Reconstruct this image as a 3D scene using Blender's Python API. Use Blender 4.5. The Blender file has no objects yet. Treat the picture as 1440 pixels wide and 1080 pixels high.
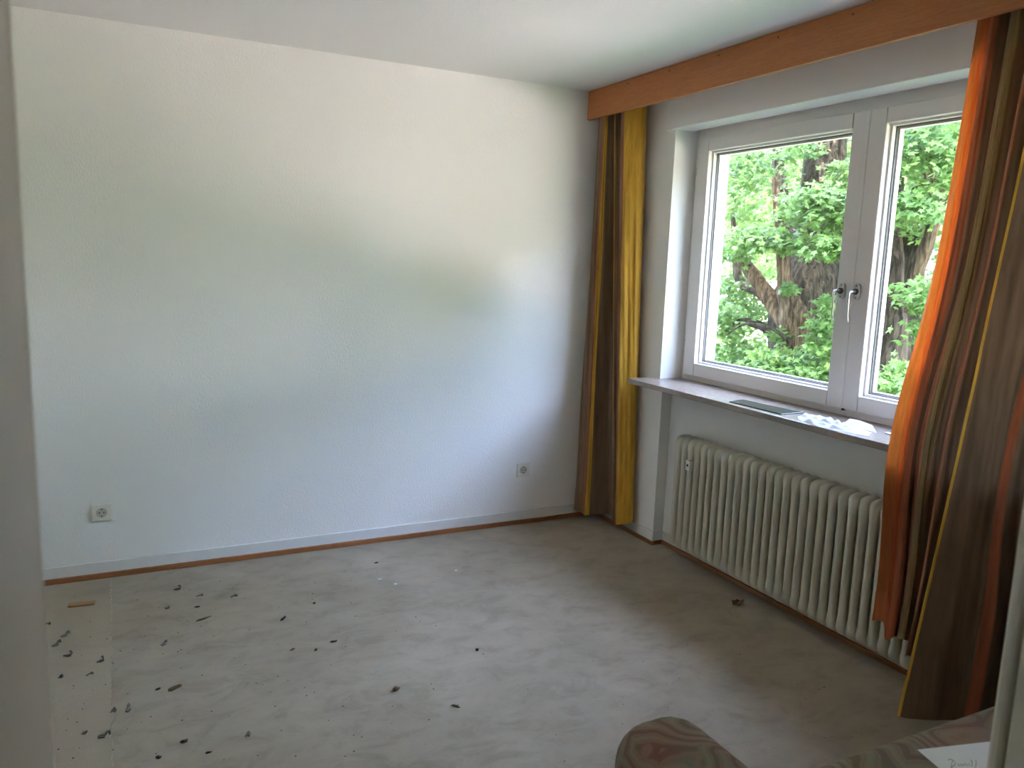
import bpy, bmesh, math, random
import numpy as np
from mathutils import Vector, Matrix

random.seed(7)
RNG = np.random.default_rng(11)
S = bpy.context.scene
C = S.collection

# ------------------------------------------------------------------ camera (fitted to the photo's room lines)
F_PX, YAW, PITCH, ROLL = 1121.415, 0.469021, -0.154441, 0.035764
CAM = Vector((-2.66503, -4.03433, 1.54392))
_fw = Vector((math.sin(YAW)*math.cos(PITCH), math.cos(YAW)*math.cos(PITCH), math.sin(PITCH)))
_r = Vector((math.cos(YAW), -math.sin(YAW), 0))
_u = _r.cross(_fw)
RIGHT = math.cos(ROLL)*_r + math.sin(ROLL)*_u
UP = -math.sin(ROLL)*_r + math.cos(ROLL)*_u
cam_d = bpy.data.cameras.new('camera')
cam = bpy.data.objects.new('camera', cam_d)
C.objects.link(cam)
cam_d.sensor_width = 36.0
cam_d.lens = F_PX*36.0/1440.0
cam_d.clip_start = 0.02
cam_d.dof.use_dof = True
cam_d.dof.focus_distance = 4.2
cam_d.dof.aperture_fstop = 8.0
m = Matrix((RIGHT, UP, -_fw)).transposed().to_4x4()
m.translation = CAM
cam.matrix_world = m
S.camera = cam

def hit(px, py, axis, val):
    d = _fw + RIGHT*((px-720)/F_PX) - UP*((py-540)/F_PX)
    return CAM + d*((val-CAM[axis])/d[axis])

# ------------------------------------------------------------------ sky, sun, exposure
W = bpy.data.worlds.new('world')
S.world = W
W.use_nodes = True
wn = W.node_tree.nodes
wl = W.node_tree.links
wn.clear()
sky = wn.new('ShaderNodeTexSky')
sky.sky_type = 'NISHITA'
sky.sun_disc = False
sky.sun_elevation = math.radians(52)
sky.sun_rotation = math.radians(250)
sky.dust_density = 3.0
wmix = wn.new('ShaderNodeMixRGB')
wmix.inputs[0].default_value = 0.06
wmix.inputs[2].default_value = (6.0, 6.4, 7.0, 1)
bg = wn.new('ShaderNodeBackground')
bg.inputs[1].default_value = 1.95
wo = wn.new('ShaderNodeOutputWorld')
wl.new(sky.outputs[0], wmix.inputs[1])
wl.new(wmix.outputs[0], bg.inputs[0])
wl.new(bg.outputs[0], wo.inputs[0])
sun_d = bpy.data.lights.new('sun_offscreen', 'SUN')
sun_d.energy = 13.5
sun_d.angle = math.radians(0.6)
sun_d.color = (1.0, 0.895, 0.88)
sun = bpy.data.objects.new('sun_offscreen', sun_d)
C.objects.link(sun)
sun.rotation_euler = Vector((0.50, 0.28, -0.82)).to_track_quat('-Z', 'Y').to_euler()
S.view_settings.view_transform = 'Standard'
S.view_settings.look = 'None'
S.view_settings.gamma = 1.0
S.view_settings.use_curve_mapping = False
S.view_settings.exposure = 2.32
S.cycles.max_bounces = 14
S.cycles.diffuse_bounces = 9
S.cycles.transparent_max_bounces = 16
S.cycles.sample_clamp_indirect = 5.0
S.cycles.caustics_reflective = False
S.cycles.blur_glossy = 1.0
S.cycles.use_adaptive_sampling = False

# ------------------------------------------------------------------ material helpers
class Mat:
    def __init__(s, name, col=(.8, .8, .8), rough=.6, spec=.4, metal=0.0):
        s.m = bpy.data.materials.new(name)
        s.m.use_nodes = True
        s.n = s.m.node_tree.nodes
        s.l = s.m.node_tree.links
        s.b = s.n['Principled BSDF']
        s.b.inputs['Base Color'].default_value = (*col, 1)
        s.b.inputs['Roughness'].default_value = rough
        s.b.inputs['Specular IOR Level'].default_value = spec
        s.b.inputs['Metallic'].default_value = metal
        s._co = None
    def co(s, scale=(1, 1, 1)):
        tc = s.n.new('ShaderNodeTexCoord')
        mp = s.n.new('ShaderNodeMapping')
        mp.inputs['Scale'].default_value = scale
        s.l.new(tc.outputs['Object'], mp.inputs[0])
        return mp.outputs[0]
    def noise(s, scale, detail=4, rough=.55, dist=0, sc=(1, 1, 1), vec=None):
        t = s.n.new('ShaderNodeTexNoise')
        t.inputs['Scale'].default_value = scale
        t.inputs['Detail'].default_value = detail
        t.inputs['Roughness'].default_value = rough
        t.inputs['Distortion'].default_value = dist
        s.l.new(vec if vec is not None else s.co(sc), t.inputs['Vector'])
        return t.outputs[0]
    def ramp(s, fac, stops, mode='LINEAR'):
        r = s.n.new('ShaderNodeValToRGB')
        r.color_ramp.interpolation = mode
        e = r.color_ramp.elements
        while len(e) < len(stops):
            e.new(0.5)
        for q, (p, c) in zip(e, stops):
            q.position = p
            q.color = (*c, 1)
        s.l.new(fac, r.inputs[0])
        return r.outputs[0]
    def mix(s, fac, a, b, mode='MIX'):
        x = s.n.new('ShaderNodeMixRGB')
        x.blend_type = mode
        for i, v in ((0, fac), (1, a), (2, b)):
            if isinstance(v, (int, float)):
                x.inputs[i].default_value = v
            elif isinstance(v, tuple):
                x.inputs[i].default_value = (*v, 1)
            else:
                s.l.new(v, x.inputs[i])
        return x.outputs[0]
    def color(s, sock):
        s.l.new(sock, s.b.inputs['Base Color'])
        return s
    def bump(s, h, strength=.3, dist=.01):
        b = s.n.new('ShaderNodeBump')
        b.inputs['Strength'].default_value = strength
        b.inputs['Distance'].default_value = dist
        s.l.new(h, b.inputs['Height'])
        s.l.new(b.outputs[0], s.b.inputs['Normal'])
        return s
    def out(s, shader):
        s.l.new(shader, s.n['Material Output'].inputs['Surface'])
        return s

M = {}
a = Mat('wallpaper_white', (.88, .865, .845), .9, .15)
a.bump(a.noise(120, 3, .6, .4, (1, 1, .6)), .5, .004)
M['wall'] = a.m
a = Mat('smooth_white_plaster', (.80, .79, .77), .85, .2)
a.bump(a.noise(180, 2), .15, .002)
M['plaster'] = a.m
a = Mat('ceiling_white', (.76, .755, .75), .95, .1)
a.bump(a.noise(90, 3, .6), .3, .005)
M['ceiling'] = a.m
# velour carpet: grey beige with blotchy wear
a = Mat('carpet_grey_beige', (.4, .37, .33), 1.0, .03)
n1 = a.noise(1.6, 5, .58, .5)
n2 = a.noise(8, 7, .72, .5, (.8, 1.2, 1))
n3 = a.noise(420, 2, .5)
c1 = a.ramp(n1, [(.3, (.335, .275, .205)), (.5, (.385, .32, .245)), (.72, (.435, .37, .29))])
c2 = a.ramp(n2, [(.34, (.80, .79, .77)), (.5, (.98, .98, .98)), (.66, (1.06, 1.05, 1.03))])
c3 = a.mix(1.0, c1, c2, 'MULTIPLY')
c4 = a.ramp(n3, [(.3, (.86, .86, .86)), (.7, (1, 1, 1))])
a.color(a.mix(1.0, c3, c4, 'MULTIPLY')).bump(n3, .4, .004)
a.b.inputs['Sheen Weight'].default_value = .15
M['carpet'] = a.m
a = Mat('carpet_strip_lighter', (.4, .37, .33), 1.0, .03)
n1 = a.noise(3.0, 6, .62, .6)
n3 = a.noise(420, 2, .5)
c1 = a.ramp(n1, [(.3, (.38, .315, .245)), (.5, (.43, .36, .28)), (.72, (.47, .395, .315))])
c4 = a.ramp(n3, [(.3, (.86, .86, .86)), (.7, (1, 1, 1))])
a.color(a.mix(1.0, c1, c4, 'MULTIPLY')).bump(n3, .4, .004)
M['carpet2'] = a.m

def wood(name, c0, c1, axis_scale, rough=.45):
    a = Mat(name, c0, rough, .35)
    n = a.noise(6, 6, .6, 1.5, axis_scale)
    f = a.noise(60, 3, .6, .3, axis_scale)
    c = a.ramp(n, [(.3, c0), (.7, c1)])
    c2 = a.ramp(f, [(.35, (.82, .8, .78)), (.6, (1, 1, 1))])
    a.color(a.mix(1.0, c, c2, 'MULTIPLY')).bump(f, .12, .002)
    return a.m
M['pelmet'] = wood('pelmet_cherry_wood', (.44, .155, .045), (.53, .20, .06), (10, .5, 10), .4)
M['strip'] = wood('floor_strip_brown_wood', (.30, .115, .04), (.38, .16, .06), (.6, .6, 14), .5)
M['board'] = wood('board_tan_wood', (.36, .18, .075), (.46, .25, .11), (1, 12, 12), .6)
a = Mat('baseboard_white_paint', (.76, .76, .74), .5, .4)
a.bump(a.noise(30, 3), .1, .002)
M['base'] = a.m
M['frame'] = Mat('window_white_lacquer', (.76, .72, .69), .38, .45).m
M['gasket'] = Mat('gasket_grey_rubber', (.22, .21, .20), .6).m
M['handle'] = Mat('handle_aluminium', (.55, .54, .53), .30, .5, .9).m
M['rosette'] = Mat('rosette_aluminium', (.55, .53, .50), .42, .5, .8).m
M['hinge'] = Mat('hinge_dark_metal', (.12, .10, .08), .5, .5, .6).m
a = Mat('sill_brown_grey_stone', (.30, .245, .205), .22, .5)
n = a.noise(40, 6, .7, .5)
a.color(a.ramp(n, [(.3, (.24, .19, .155)), (.7, (.36, .295, .25))]))
M['sill'] = a.m
a = Mat('radiator_grey_beige_enamel', (.64, .595, .50), .42, .5)
M['rad'] = a.m
M['meter'] = Mat('meter_white_plastic', (.78, .76, .70), .4).m
M['dark'] = Mat('dark_plastic', (.03, .03, .03), .5).m
M['socket'] = Mat('socket_cream_plastic', (.78, .76, .68), .35, .5).m
M['socketin'] = Mat('socket_insert_grey_cream', (.52, .50, .44), .4, .5).m
a = Mat('door_frame_cream_paint', (.80, .765, .69), .45, .4)
a.bump(a.noise(25, 3), .06, .002)
M['doorframe'] = a.m
a = Mat('exterior_render_cream', (.62, .575, .50), .95, .1)
a.bump(a.noise(90, 4, .7), 1.0, .02)
M['render'] = a.m
a = Mat('lawn_green', (.06, .11, .03), .95, .1)
n = a.noise(3, 6, .65)
a.color(a.ramp(n, [(.3, (.04, .08, .02)), (.7, (.09, .14, .04))])).bump(n, .5, .05)
M['lawn'] = a.m
a = Mat('ground_pale_paving', (.62, .59, .54), .95, .1)
n = a.noise(.5, 6, .6)
a.color(a.ramp(n, [(.3, (.54, .47, .42)), (.7, (.72, .64, .58))]))
M['paving'] = a.m
# window glass: thin pane, clear with a Fresnel reflection
a = Mat('window_glass')
tr = a.n.new('ShaderNodeBsdfTransparent')
tr.inputs[0].default_value = (.985, .98, .98, 1)
gl = a.n.new('ShaderNodeBsdfGlossy')
gl.inputs['Roughness'].default_value = .02
lw = a.n.new('ShaderNodeLayerWeight')
lw.inputs[0].default_value = .5
pw = a.n.new('ShaderNodeMath')
pw.operation = 'POWER'
pw.inputs[1].default_value = 4.5
a.l.new(lw.outputs['Facing'], pw.inputs[0])
fr = a.n.new('ShaderNodeMath')
fr.operation = 'MULTIPLY_ADD'
fr.inputs[1].default_value = .9
fr.inputs[2].default_value = .035
a.l.new(pw.outputs[0], fr.inputs[0])
mx = a.n.new('ShaderNodeMixShader')
a.l.new(fr.outputs[0], mx.inputs[0])
a.l.new(tr.outputs[0], mx.inputs[1])
a.l.new(gl.outputs[0], mx.inputs[2])
a.out(mx.outputs[0])
M['glass'] = a.m
a = Mat('green_glass_sheet', (.055, .075, .050), .08, .5)
a.b.inputs['Alpha'].default_value = .75
M['greenglass'] = a.m
M['greenedge'] = Mat('green_glass_edge', (.02, .05, .035), .2).m

def thin_cloth(name, colsock, trans=.3, rough=.9):
    """diffuse cloth that lets part of the light through"""
    a = Mat(name, (.5, .5, .5), rough, .08)
    c = colsock(a)
    a.color(c)
    t = a.n.new('ShaderNodeBsdfTranslucent')
    a.l.new(c, t.inputs[0])
    mx = a.n.new('ShaderNodeMixShader')
    mx.inputs[0].default_value = trans
    a.l.new(a.b.outputs[0], mx.inputs[1])
    a.l.new(t.outputs[0], mx.inputs[2])
    a.out(mx.outputs[0])
    return a
def _stripe(a):
    at = a.n.new('ShaderNodeAttribute')
    at.attribute_name = 'stripe'
    n = a.noise(14, 5, .6, .3, (4, 4, .4))
    w = a.ramp(n, [(.3, (.72, .72, .72)), (.65, (1.05, 1.05, 1.05))])
    return a.mix(1.0, at.outputs['Color'], w, 'MULTIPLY')
a = thin_cloth('striped_satin_curtain', _stripe, .36, .55)
a.b.inputs['Specular IOR Level'].default_value = .25
a.b.inputs['Sheen Weight'].default_value = .1
at = a.n.new('ShaderNodeAttribute')      # alpha: how far the stripe is unlined and lets light through
at.attribute_name = 'stripe'
a.l.new(at.outputs['Alpha'], a.n['Mix Shader'].inputs[0])
M['curtain'] = a.m
def _bag(a):
    n = a.noise(30, 4)
    return a.ramp(n, [(.3, (.74, .745, .77)), (.7, (.82, .82, .84))])
M['bag'] = thin_cloth('white_thin_plastic', _bag, .25, .35).m

# patterned sofa fabric: swirling pink, salmon, green-grey and ochre
a = Mat('sofa_swirl_fabric', (.5, .35, .3), .95, .08)
co = a.co((1, 1, 1))
nz = a.n.new('ShaderNodeTexNoise')
nz.inputs['Scale'].default_value = 5.0
nz.inputs['Detail'].default_value = 1.5
a.l.new(co, nz.inputs['Vector'])
vm = a.n.new('ShaderNodeVectorMath')
vm.operation = 'MULTIPLY_ADD'
vm.inputs[1].default_value = (.22, .22, .22)
a.l.new(nz.outputs['Color'], vm.inputs[0])
a.l.new(co, vm.inputs[2])
vo = a.n.new('ShaderNodeTexVoronoi')
vo.inputs['Scale'].default_value = 6.5
a.l.new(vm.outputs[0], vo.inputs['Vector'])
rings = a.n.new('ShaderNodeMath')
rings.operation = 'SINE'
mul = a.n.new('ShaderNodeMath')
mul.operation = 'MULTIPLY'
mul.inputs[1].default_value = 34.0
a.l.new(vo.outputs['Distance'], mul.inputs[0])
a.l.new(mul.outputs[0], rings.inputs[0])
half = a.n.new('ShaderNodeMath')
half.operation = 'MULTIPLY_ADD'
half.inputs[1].default_value = .5
half.inputs[2].default_value = .5
a.l.new(rings.outputs[0], half.inputs[0])
ringc = a.ramp(half.outputs[0], [(.10, (.15, .10, .08)), (.35, (.34, .20, .16)), (.65, (.21, .20, .15)), (.92, (.31, .28, .20))])
hue = a.ramp(a.noise(3.2, 3, .5, 1.2), [(.30, (.35, .165, .13)), (.44, (.33, .20, .16)), (.56, (.24, .24, .18)), (.68, (.30, .23, .11))])
cc = a.mix(.45, ringc, hue)
weave = a.noise(500, 2)
a.color(a.mix(1.0, cc, a.ramp(weave, [(.3, (.85, .85, .85)), (.7, (1, 1, 1))]), 'MULTIPLY')).bump(weave, .2, .002)
M['sofa'] = a.m
M['sofaleg'] = wood('sofa_foot_wood', (.12, .06, .03), (.18, .09, .045), (6, 6, 1))
M['paper'] = Mat('white_paper', (.84, .85, .88), .8, .2).m
M['ink'] = Mat('grey_ink', (.16, .16, .18), .6).m
M['clip'] = Mat('clip_steel', (.20, .185, .165), .4, .5, .7).m
M['clipdark'] = Mat('clip_dark_steel', (.10, .09, .08), .45, .5, .6).m
M['crumb'] = Mat('crumb_dark', (.035, .03, .024), .9).m
M['splinter'] = Mat('splinter_brown', (.14, .09, .045), .9).m
M['leafdry'] = Mat('dry_leaf_brown', (.24, .10, .045), .85).m
M['shard'] = Mat('clear_shard', (.55, .72, .70), .1, .6).m
M['foil'] = Mat('foil_white', (.75, .76, .80), .3, .5).m

def leafmat(name, c0, c1, c2, trans=.35):
    def col(a):
        at = a.n.new('ShaderNodeAttribute')
        at.attribute_name = 'tint'
        return a.ramp(at.outputs['Fac'], [(0.0, c0), (.55, c1), (1.0, c2)])
    a = thin_cloth(name, col, trans, .45)
    a.b.inputs['Specular IOR Level'].default_value = .35
    return a.m
M['leaf'] = leafmat('maple_leaf_green', (.06, .135, .025), (.105, .21, .045), (.17, .28, .065))
M['leaf_far'] = leafmat('far_leaf_green', (.045, .105, .025), (.075, .155, .035), (.12, .20, .05), .25)
a = Mat('bark_grey_brown', (.2, .16, .12), .95, .1)
n = a.noise(6, 9, .75, .5, (3, 3, .55))
a.color(a.ramp(n, [(.42, (.014, .012, .009)), (.5, (.05, .041, .030)), (.6, (.11, .09, .065))])).bump(n, .9, .06)
M['bark'] = a.m
a = Mat('bark_tan_peeled', (.3, .22, .15), .9, .1)
n = a.noise(7, 9, .75, .5, (3, 3, .5))
a.color(a.ramp(n, [(.42, (.02, .014, .009)), (.5, (.08, .057, .035)), (.6, (.18, .13, .082))])).bump(n, .8, .05)
M['barktan'] = a.m
M['housewall'] = Mat('house_wall_pale', (.78, .76, .72), .9).m
a = Mat('house_roof_tile', (.30, .12, .08), .8)
a.bump(a.noise(8, 3), .4, .05)
M['houseroof'] = a.m
M['housepane'] = Mat('house_window_pane', (.08, .10, .12), .1, .6).m

# ------------------------------------------------------------------ geometry helpers
def link(name, me, mat=None, parent=None, smooth=False):
    o = bpy.data.objects.new(name, me)
    C.objects.link(o)
    if mat is not None:
        for q in (mat if isinstance(mat, list) else [mat]):
            me.materials.append(M[q])
    if smooth:
        me.polygons.foreach_set('use_smooth', [True]*len(me.polygons))
    if parent is not None:
        o.parent = parent
    return o
def tag(o, label, cat, group=None):
    o['label'] = label
    o['category'] = cat
    if group:
        o['group'] = group
    return o
def struct(o, label=None, cat=None):
    o['kind'] = 'structure'
    if label:
        o['label'] = label
    if cat:
        o['category'] = cat
    return o
def thing(name, loc, label, cat, group=None, rz=0):
    o = bpy.data.objects.new(name, None)
    C.objects.link(o)
    o.empty_display_size = .1
    o.location = loc
    o.rotation_euler = (0, 0, rz)
    return tag(o, label, cat, group)

class MB:
    def __init__(s):
        s.v, s.f = [], []
    def add(s, vs, fs):
        k = len(s.v)
        s.v += [tuple(q) for q in vs]
        s.f += [tuple(i+k for i in q) for q in fs]
        return s
    def box(s, x0, x1, y0, y1, z0, z1):
        x0, x1 = min(x0, x1), max(x0, x1)
        y0, y1 = min(y0, y1), max(y0, y1)
        z0, z1 = min(z0, z1), max(z0, z1)
        return s.add([(x0, y0, z0), (x1, y0, z0), (x1, y1, z0), (x0, y1, z0), (x0, y0, z1), (x1, y0, z1), (x1, y1, z1), (x0, y1, z1)],
                     [(0, 3, 2, 1), (4, 5, 6, 7), (0, 1, 5, 4), (1, 2, 6, 5), (2, 3, 7, 6), (3, 0, 4, 7)])
    def tube(s, pts, rad, n=8, caps=True):
        pts = [Vector(q) for q in pts]
        rad = rad if isinstance(rad, (list, tuple)) else [rad]*len(pts)
        k = len(s.v)
        t0 = (pts[1]-pts[0]).normalized()
        nrm = t0.orthogonal().normalized()
        for i, q in enumerate(pts):
            t = (pts[min(i+1, len(pts)-1)]-pts[max(i-1, 0)]).normalized()
            nrm = (nrm - t*nrm.dot(t)).normalized()
            b = t.cross(nrm)
            for j in range(n):
                an = 2*math.pi*j/n
                s.v.append(tuple(q + (nrm*math.cos(an)+b*math.sin(an))*rad[i]))
        for i in range(len(pts)-1):
            for j in range(n):
                s.f.append((k+i*n+j, k+i*n+(j+1) % n, k+(i+1)*n+(j+1) % n, k+(i+1)*n+j))
        if caps:
            s.f.append(tuple(k+j for j in reversed(range(n))))
            e = k+(len(pts)-1)*n
            s.f.append(tuple(e+j for j in range(n)))
        return s
    def mesh(s, name):
        me = bpy.data.meshes.new(name)
        me.from_pydata(s.v, [], s.f)
        me.validate()
        bm = bmesh.new()
        bm.from_mesh(me)
        bmesh.ops.recalc_face_normals(bm, faces=bm.faces)
        bm.to_mesh(me)
        bm.free()
        return me
    def obj(s, name, mat, parent=None, smooth=False, bevel=0, seg=2):
        o = link(name, s.mesh(name), mat, parent, smooth)
        if bevel:
            b = o.modifiers.new('bevel', 'BEVEL')
            b.width = bevel
            b.segments = seg
            b.limit_method = 'ANGLE'
        return o
def bevel_box(dims, r, seg=3):
    """mesh of a rounded box centred on x,y with its base at z=0"""
    bm = bmesh.new()
    bmesh.ops.create_cube(bm, size=1)
    bmesh.ops.scale(bm, vec=dims, verts=bm.verts)
    bmesh.ops.translate(bm, vec=(0, 0, dims[2]/2), verts=bm.verts)
    bmesh.ops.bevel(bm, geom=list(bm.edges), offset=r, segments=seg, affect='EDGES', profile=.5)
    me = bpy.data.meshes.new('rounded_box')
    bm.to_mesh(me)
    bm.free()
    return me

# ------------------------------------------------------------------ room shell
H = 2.5
XL = -3.40            # left wall (outside the picture)
YD = -3.58            # room face of the door wall
YDO = -3.76           # hall face of the door wall
XO = 0.315            # outer face of the window wall
RY, RY2 = -.557, -2.745      # window reveal, both sides
NX, NY = .068, -.583         # radiator niche
SILL, LINT = .932, 2.245
DL, DR = -2.702, -1.838      # door opening

struct(MB().box(XL-.1, .36, YDO, .12, -.15, 0).obj('floor', 'carpet'), 'grey-beige velour carpet floor with wear marks', 'floor')
struct(MB().box(XL-.1, .36, -5.2, .12, H, H+.15).obj('ceiling', 'ceiling'), 'white matt ceiling', 'ceiling')
struct(MB().box(XL-.1, .36, 0, .12, 0, H).obj('wall_back', 'wall'), 'white wall with fine woodchip texture', 'wall')
struct(MB().box(XL-.1, XL, YD, 0, 0, H).obj('wall_left', 'wall'), 'white side wall', 'wall')
wr = MB()
wr.box(0, XO, 0, RY, 0, H)                                # pier left of the window
wr.box(0, NX, RY, NY, 0, SILL-.03)                        # niche cheek
wr.box(NX, XO, RY, RY2, 0, SILL-.03)                      # parapet behind the radiator
wr.box(0, XO, RY, RY2, LINT+.02, H)                       # lintel
wr.box(0, XO, RY2, YDO, 0, H)                             # pier right of the window
struct(wr.obj('wall_right', 'plaster'), 'white window wall with radiator niche', 'wall')
struct(MB().box(-.016, 0.12, -.497, -2.80, LINT, H-.002).obj('trim_1', 'plaster', bevel=.003), 'white shutter box above the window', 'trim')
wf = MB()
wf.box(XL, DL-.055, YD, YDO, 0, H).box(DR+.055, 0, YD, YDO, 0, H).box(DL-.055, DR+.055, YD, YDO, 2.06, H)
struct(wf.obj('wall_front', 'wall'), 'white wall holding the doorway', 'wall')
# door lining: jambs, head and casing, profiled with a rebate
dl = struct(bpy.data.objects.new('door_1', None))
C.objects.link(dl)
dl['label'] = 'cream painted door frame around the doorway'
dl['category'] = 'door frame'
def jamb(x, sgn):
    q = MB()
    q.box(x, x-sgn*.055, YD-.004, YDO-.006, 0, 2.06)
    q.box(x+sgn*.0, x-sgn*.085, YD, YD+.014, 0, 2.10)
    q.box(x-sgn*.015, x-sgn*.10, YDO-.002, YDO-.018, 0, 2.10)
    return q.obj('jamb', 'doorframe', dl, bevel=.004)
jamb(DL, 1)
jamb(DR, -1)
MB().box(DL, DR, YD-.002, YDO+.002, 2.0, 2.06).box(DL-.08, DR+.08, YD, YD+.014, 2.0, 2.10).obj('door_head', 'doorframe', dl, bevel=.004)
# hall behind the camera
struct(MB().box(XL-.1, .36, -5.2, YDO, -.15, 0).obj('floor_hall', 'carpet2'), 'carpeted hall floor', 'floor')
hw = MB()
hw.box(XL-.1, .36, -5.2, -5.1, 0, H).box(XL-.1, XL-.0, -5.1, YD, 0, H).box(-.6, -.5, -5.1, YDO, 0, H)
struct(hw.obj('wall_hall', 'wall'), 'white hall wall', 'wall')

# baseboards: white plinth with a brown wood strip at its foot
def baseboard(name, boxes, strips):
    q = MB()
    for b in boxes:
        q.box(*b)
    o = struct(q.obj(name, 'base', bevel=.003), 'white baseboard with a brown wooden strip at its foot', 'baseboard')
    q = MB()
    for b in strips:
        q.box(*b)
    q.obj('wood_strip', 'strip', o, bevel=.004)
    return o
baseboard('baseboard_back', [(XL, 0, 0, -.010, 0, .078)], [(XL, -.010, -.010, -.024, 0, .026)])
baseboard('baseboard_right', [(0, -.010, 0, NY+.0, 0, .075), (-.01, NX, NY, NY-.010, 0, .075), (NX, NX-.010, NY-.01, RY2, 0, .075), (0, -.01, RY2, YD, 0, .075)],
          [(-.010, -.022, -.024, NY-.022, 0, .022), (-.010, NX-.01, NY-.010, NY-.022, 0, .022), (NX-.010, NX-.024, NY-.022, RY2, 0, .022), (-.01, -.022, RY2, YD, 0, .022)])
baseboard('baseboard_left', [(XL, XL+.010, 0, YD, 0, .078)], [(XL+.010, XL+.024, -.024, YD, 0, .026)])

# carpet strip with a frayed seam along the left of the floor
pts = []
yy = -.03
k = 0
while yy > -3.2:
    dx = .0025*math.sin(k*1.9)+.002*math.sin(k*.7)
    for (yc, amp, wd) in ((-.42, .004, .03), (-.80, .012, .035), (-1.28, .015, .03), (-1.36, -.008, .03), (-1.9, .01, .04)):
        dx += amp*math.exp(-((yy-yc)/wd)**2)
    pts.append((-2.712+dx, yy))
    yy -= .012
    k += 1
q = MB()
n = len(pts)
vs = [(x, y, .0035) for x, y in pts] + [(XL+.03, y, .0035) for x, y in pts] + [(x+.002, y, .0002) for x, y in pts]
fs = [(i, i+1, n+i+1, n+i) for i in range(n-1)] + [(i, i+1, 2*n+i+1, 2*n+i) for i in range(n-1)]
q.add(vs, fs)
struct(q.obj('floor_strip', 'carpet2'), 'lighter carpet strip with a ragged seam', 'floor')

# ------------------------------------------------------------------ window
win = struct(bpy.data.objects.new('window_1', None), 'white two-sash casement window', 'window')
C.objects.link(win)
WX = .146
def ring(q, y0, y1, z0, z1, wy0, wy1, wz0, wz1, x0, x1):
    """rectangular frame of four bars; w.. = bar widths on each side"""
    q.box(x0, x1, y0, y0-wy0, z0, z1)
    q.box(x0, x1, y1+wy1, y1, z0, z1)
    q.box(x0, x1, y0-wy0, y1+wy1, z0, z0+wz0)
    q.box(x0, x1, y0-wy0, y1+wy1, z1-wz1, z1)
q = MB()
ring(q, RY, RY2, SILL-.01, LINT+.06, .055, .055, .05, .125, WX, WX+.07)
q.obj('window_frame', 'frame', win, bevel=.003)
def handle(y, parent, z=1.463):
    q = MB()
    n = 20
    prof = []
    for i in range(n):
        an = 2*math.pi*i/n
        cy, cz = math.cos(an), math.sin(an)
        prof.append((y+.0145*math.copysign(min(1, abs(cy)*1.25), cy), z+.034*math.copysign(min(1, abs(cz)*1.12), cz)))
    q.add([(WX-.022, *pq) for pq in prof]+[(WX-.034, *pq) for pq in prof], [tuple(range(n)), tuple(range(2*n-1, n-1, -1))]+[(i, (i+1) % n, n+(i+1) % n, n+i) for i in range(n)])
    r = q.obj('handle', 'rosette', parent, bevel=.002)
    # lever with neck
    q = MB()
    x0 = WX-.03
    path = [(x0, y, z), (x0-.030, y, z), (x0-.040, y, z-.001), (x0-.045, y, z-.006), (x0-.046, y, z-.020), (x0-.044, y, z-.060),
            (x0-.043, y, z-.098), (x0-.039, y, z-.114), (x0-.032, y, z-.126)]
    q.tube(path, [.0065, .0065, .0062, .0056, .0050, .0046, .0046, .0046, .0040], 10)
    lev = q.obj('lever', 'handle', parent, smooth=True)
    q = MB()
    q.tube([(WX-.033, y, z), (WX-.042, y, z)], .0125, 16)
    q.obj('handle_collar', 'clipdark', parent, smooth=False)
    for dz in (.024, -.024):
        q = MB()
        q.tube([(WX-.0335, y, z+dz), (WX-.036, y, z+dz)], .0028, 8)
        q.obj('screw', 'clipdark', parent)
def sash(y0, y1, gy0, gy1, gz0, gz1, z0, z1, hy):
    q = MB()
    ring(q, y0, y1, z0, z1, y0-gy0, gy1-y1, gz0-z0, z1-gz1, WX-.022, WX+.045)
    o = q.obj('sash', 'frame', win, bevel=.004)
    # fine joint lines between stile and rail
    q = MB()
    for yq in (gy0+.003, gy1-.003):
        for (za, zb) in ((z0+.004, gz0-.001), (gz1+.001, z1-.004)):
            q.box(WX-.0226, WX-.0215, yq-.0006, yq+.0006, za, zb)
    q.obj('joint_line', 'sill', o)
    q = MB()
    ring(q, gy0+.001, gy1-.001, gz0-.001, gz1+.001, .010, .010, .010, .010, WX+.005, WX+.030)
    q.obj('glazing_bead', 'frame', o, bevel=.002)
    q = MB()
    ring(q, gy0-.006, gy1+.006, gz0+.006, gz1-.006, .0075, .0075, .0075, .0075, WX+.026, WX+.036)
    q.obj('gasket', 'gasket', o)
    q = MB()
    ring(q, gy0-.008, gy1+.008, gz0+.008, gz1-.008, .012, .012, .012, .012, WX+.037, WX+.060)
    q.obj('outer_bead', 'frame', o)
    MB().box(WX+.031, WX+.035, gy0-.004, gy1+.004, gz0+.004, gz1-.004).obj('pane', 'glass', o)
    handle(hy, o)
    return o
s1 = sash(-.592, -1.652, -.680, -1.579, 1.030, 2.134, .961, 2.198, -1.612)
s2 = sash(-1.664, -2.715, -1.745, -2.630, 1.030, 2.134, .961, 2.198, -1.690)
MB().box(WX-.026, WX+.03, -1.640, -1.667, .962, 2.197).obj('cover_strip', 'frame', s1, bevel=.004)
for zz in (2.038, 1.130):
    MB().box(WX-.014, WX-.004, -.583, -.592, zz-.022, zz+.022).obj('hinge', 'hinge', s1)
MB().box(WX-.03, WX+.02, -1.671, -1.680, .958, .966).obj('latch_stop', 'dark', s2)
# sill board
MB().box(-.168, WX+.01, -.497, -2.80, SILL-.028, SILL).obj('window_sill', 'sill', win, bevel=.004)
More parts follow.
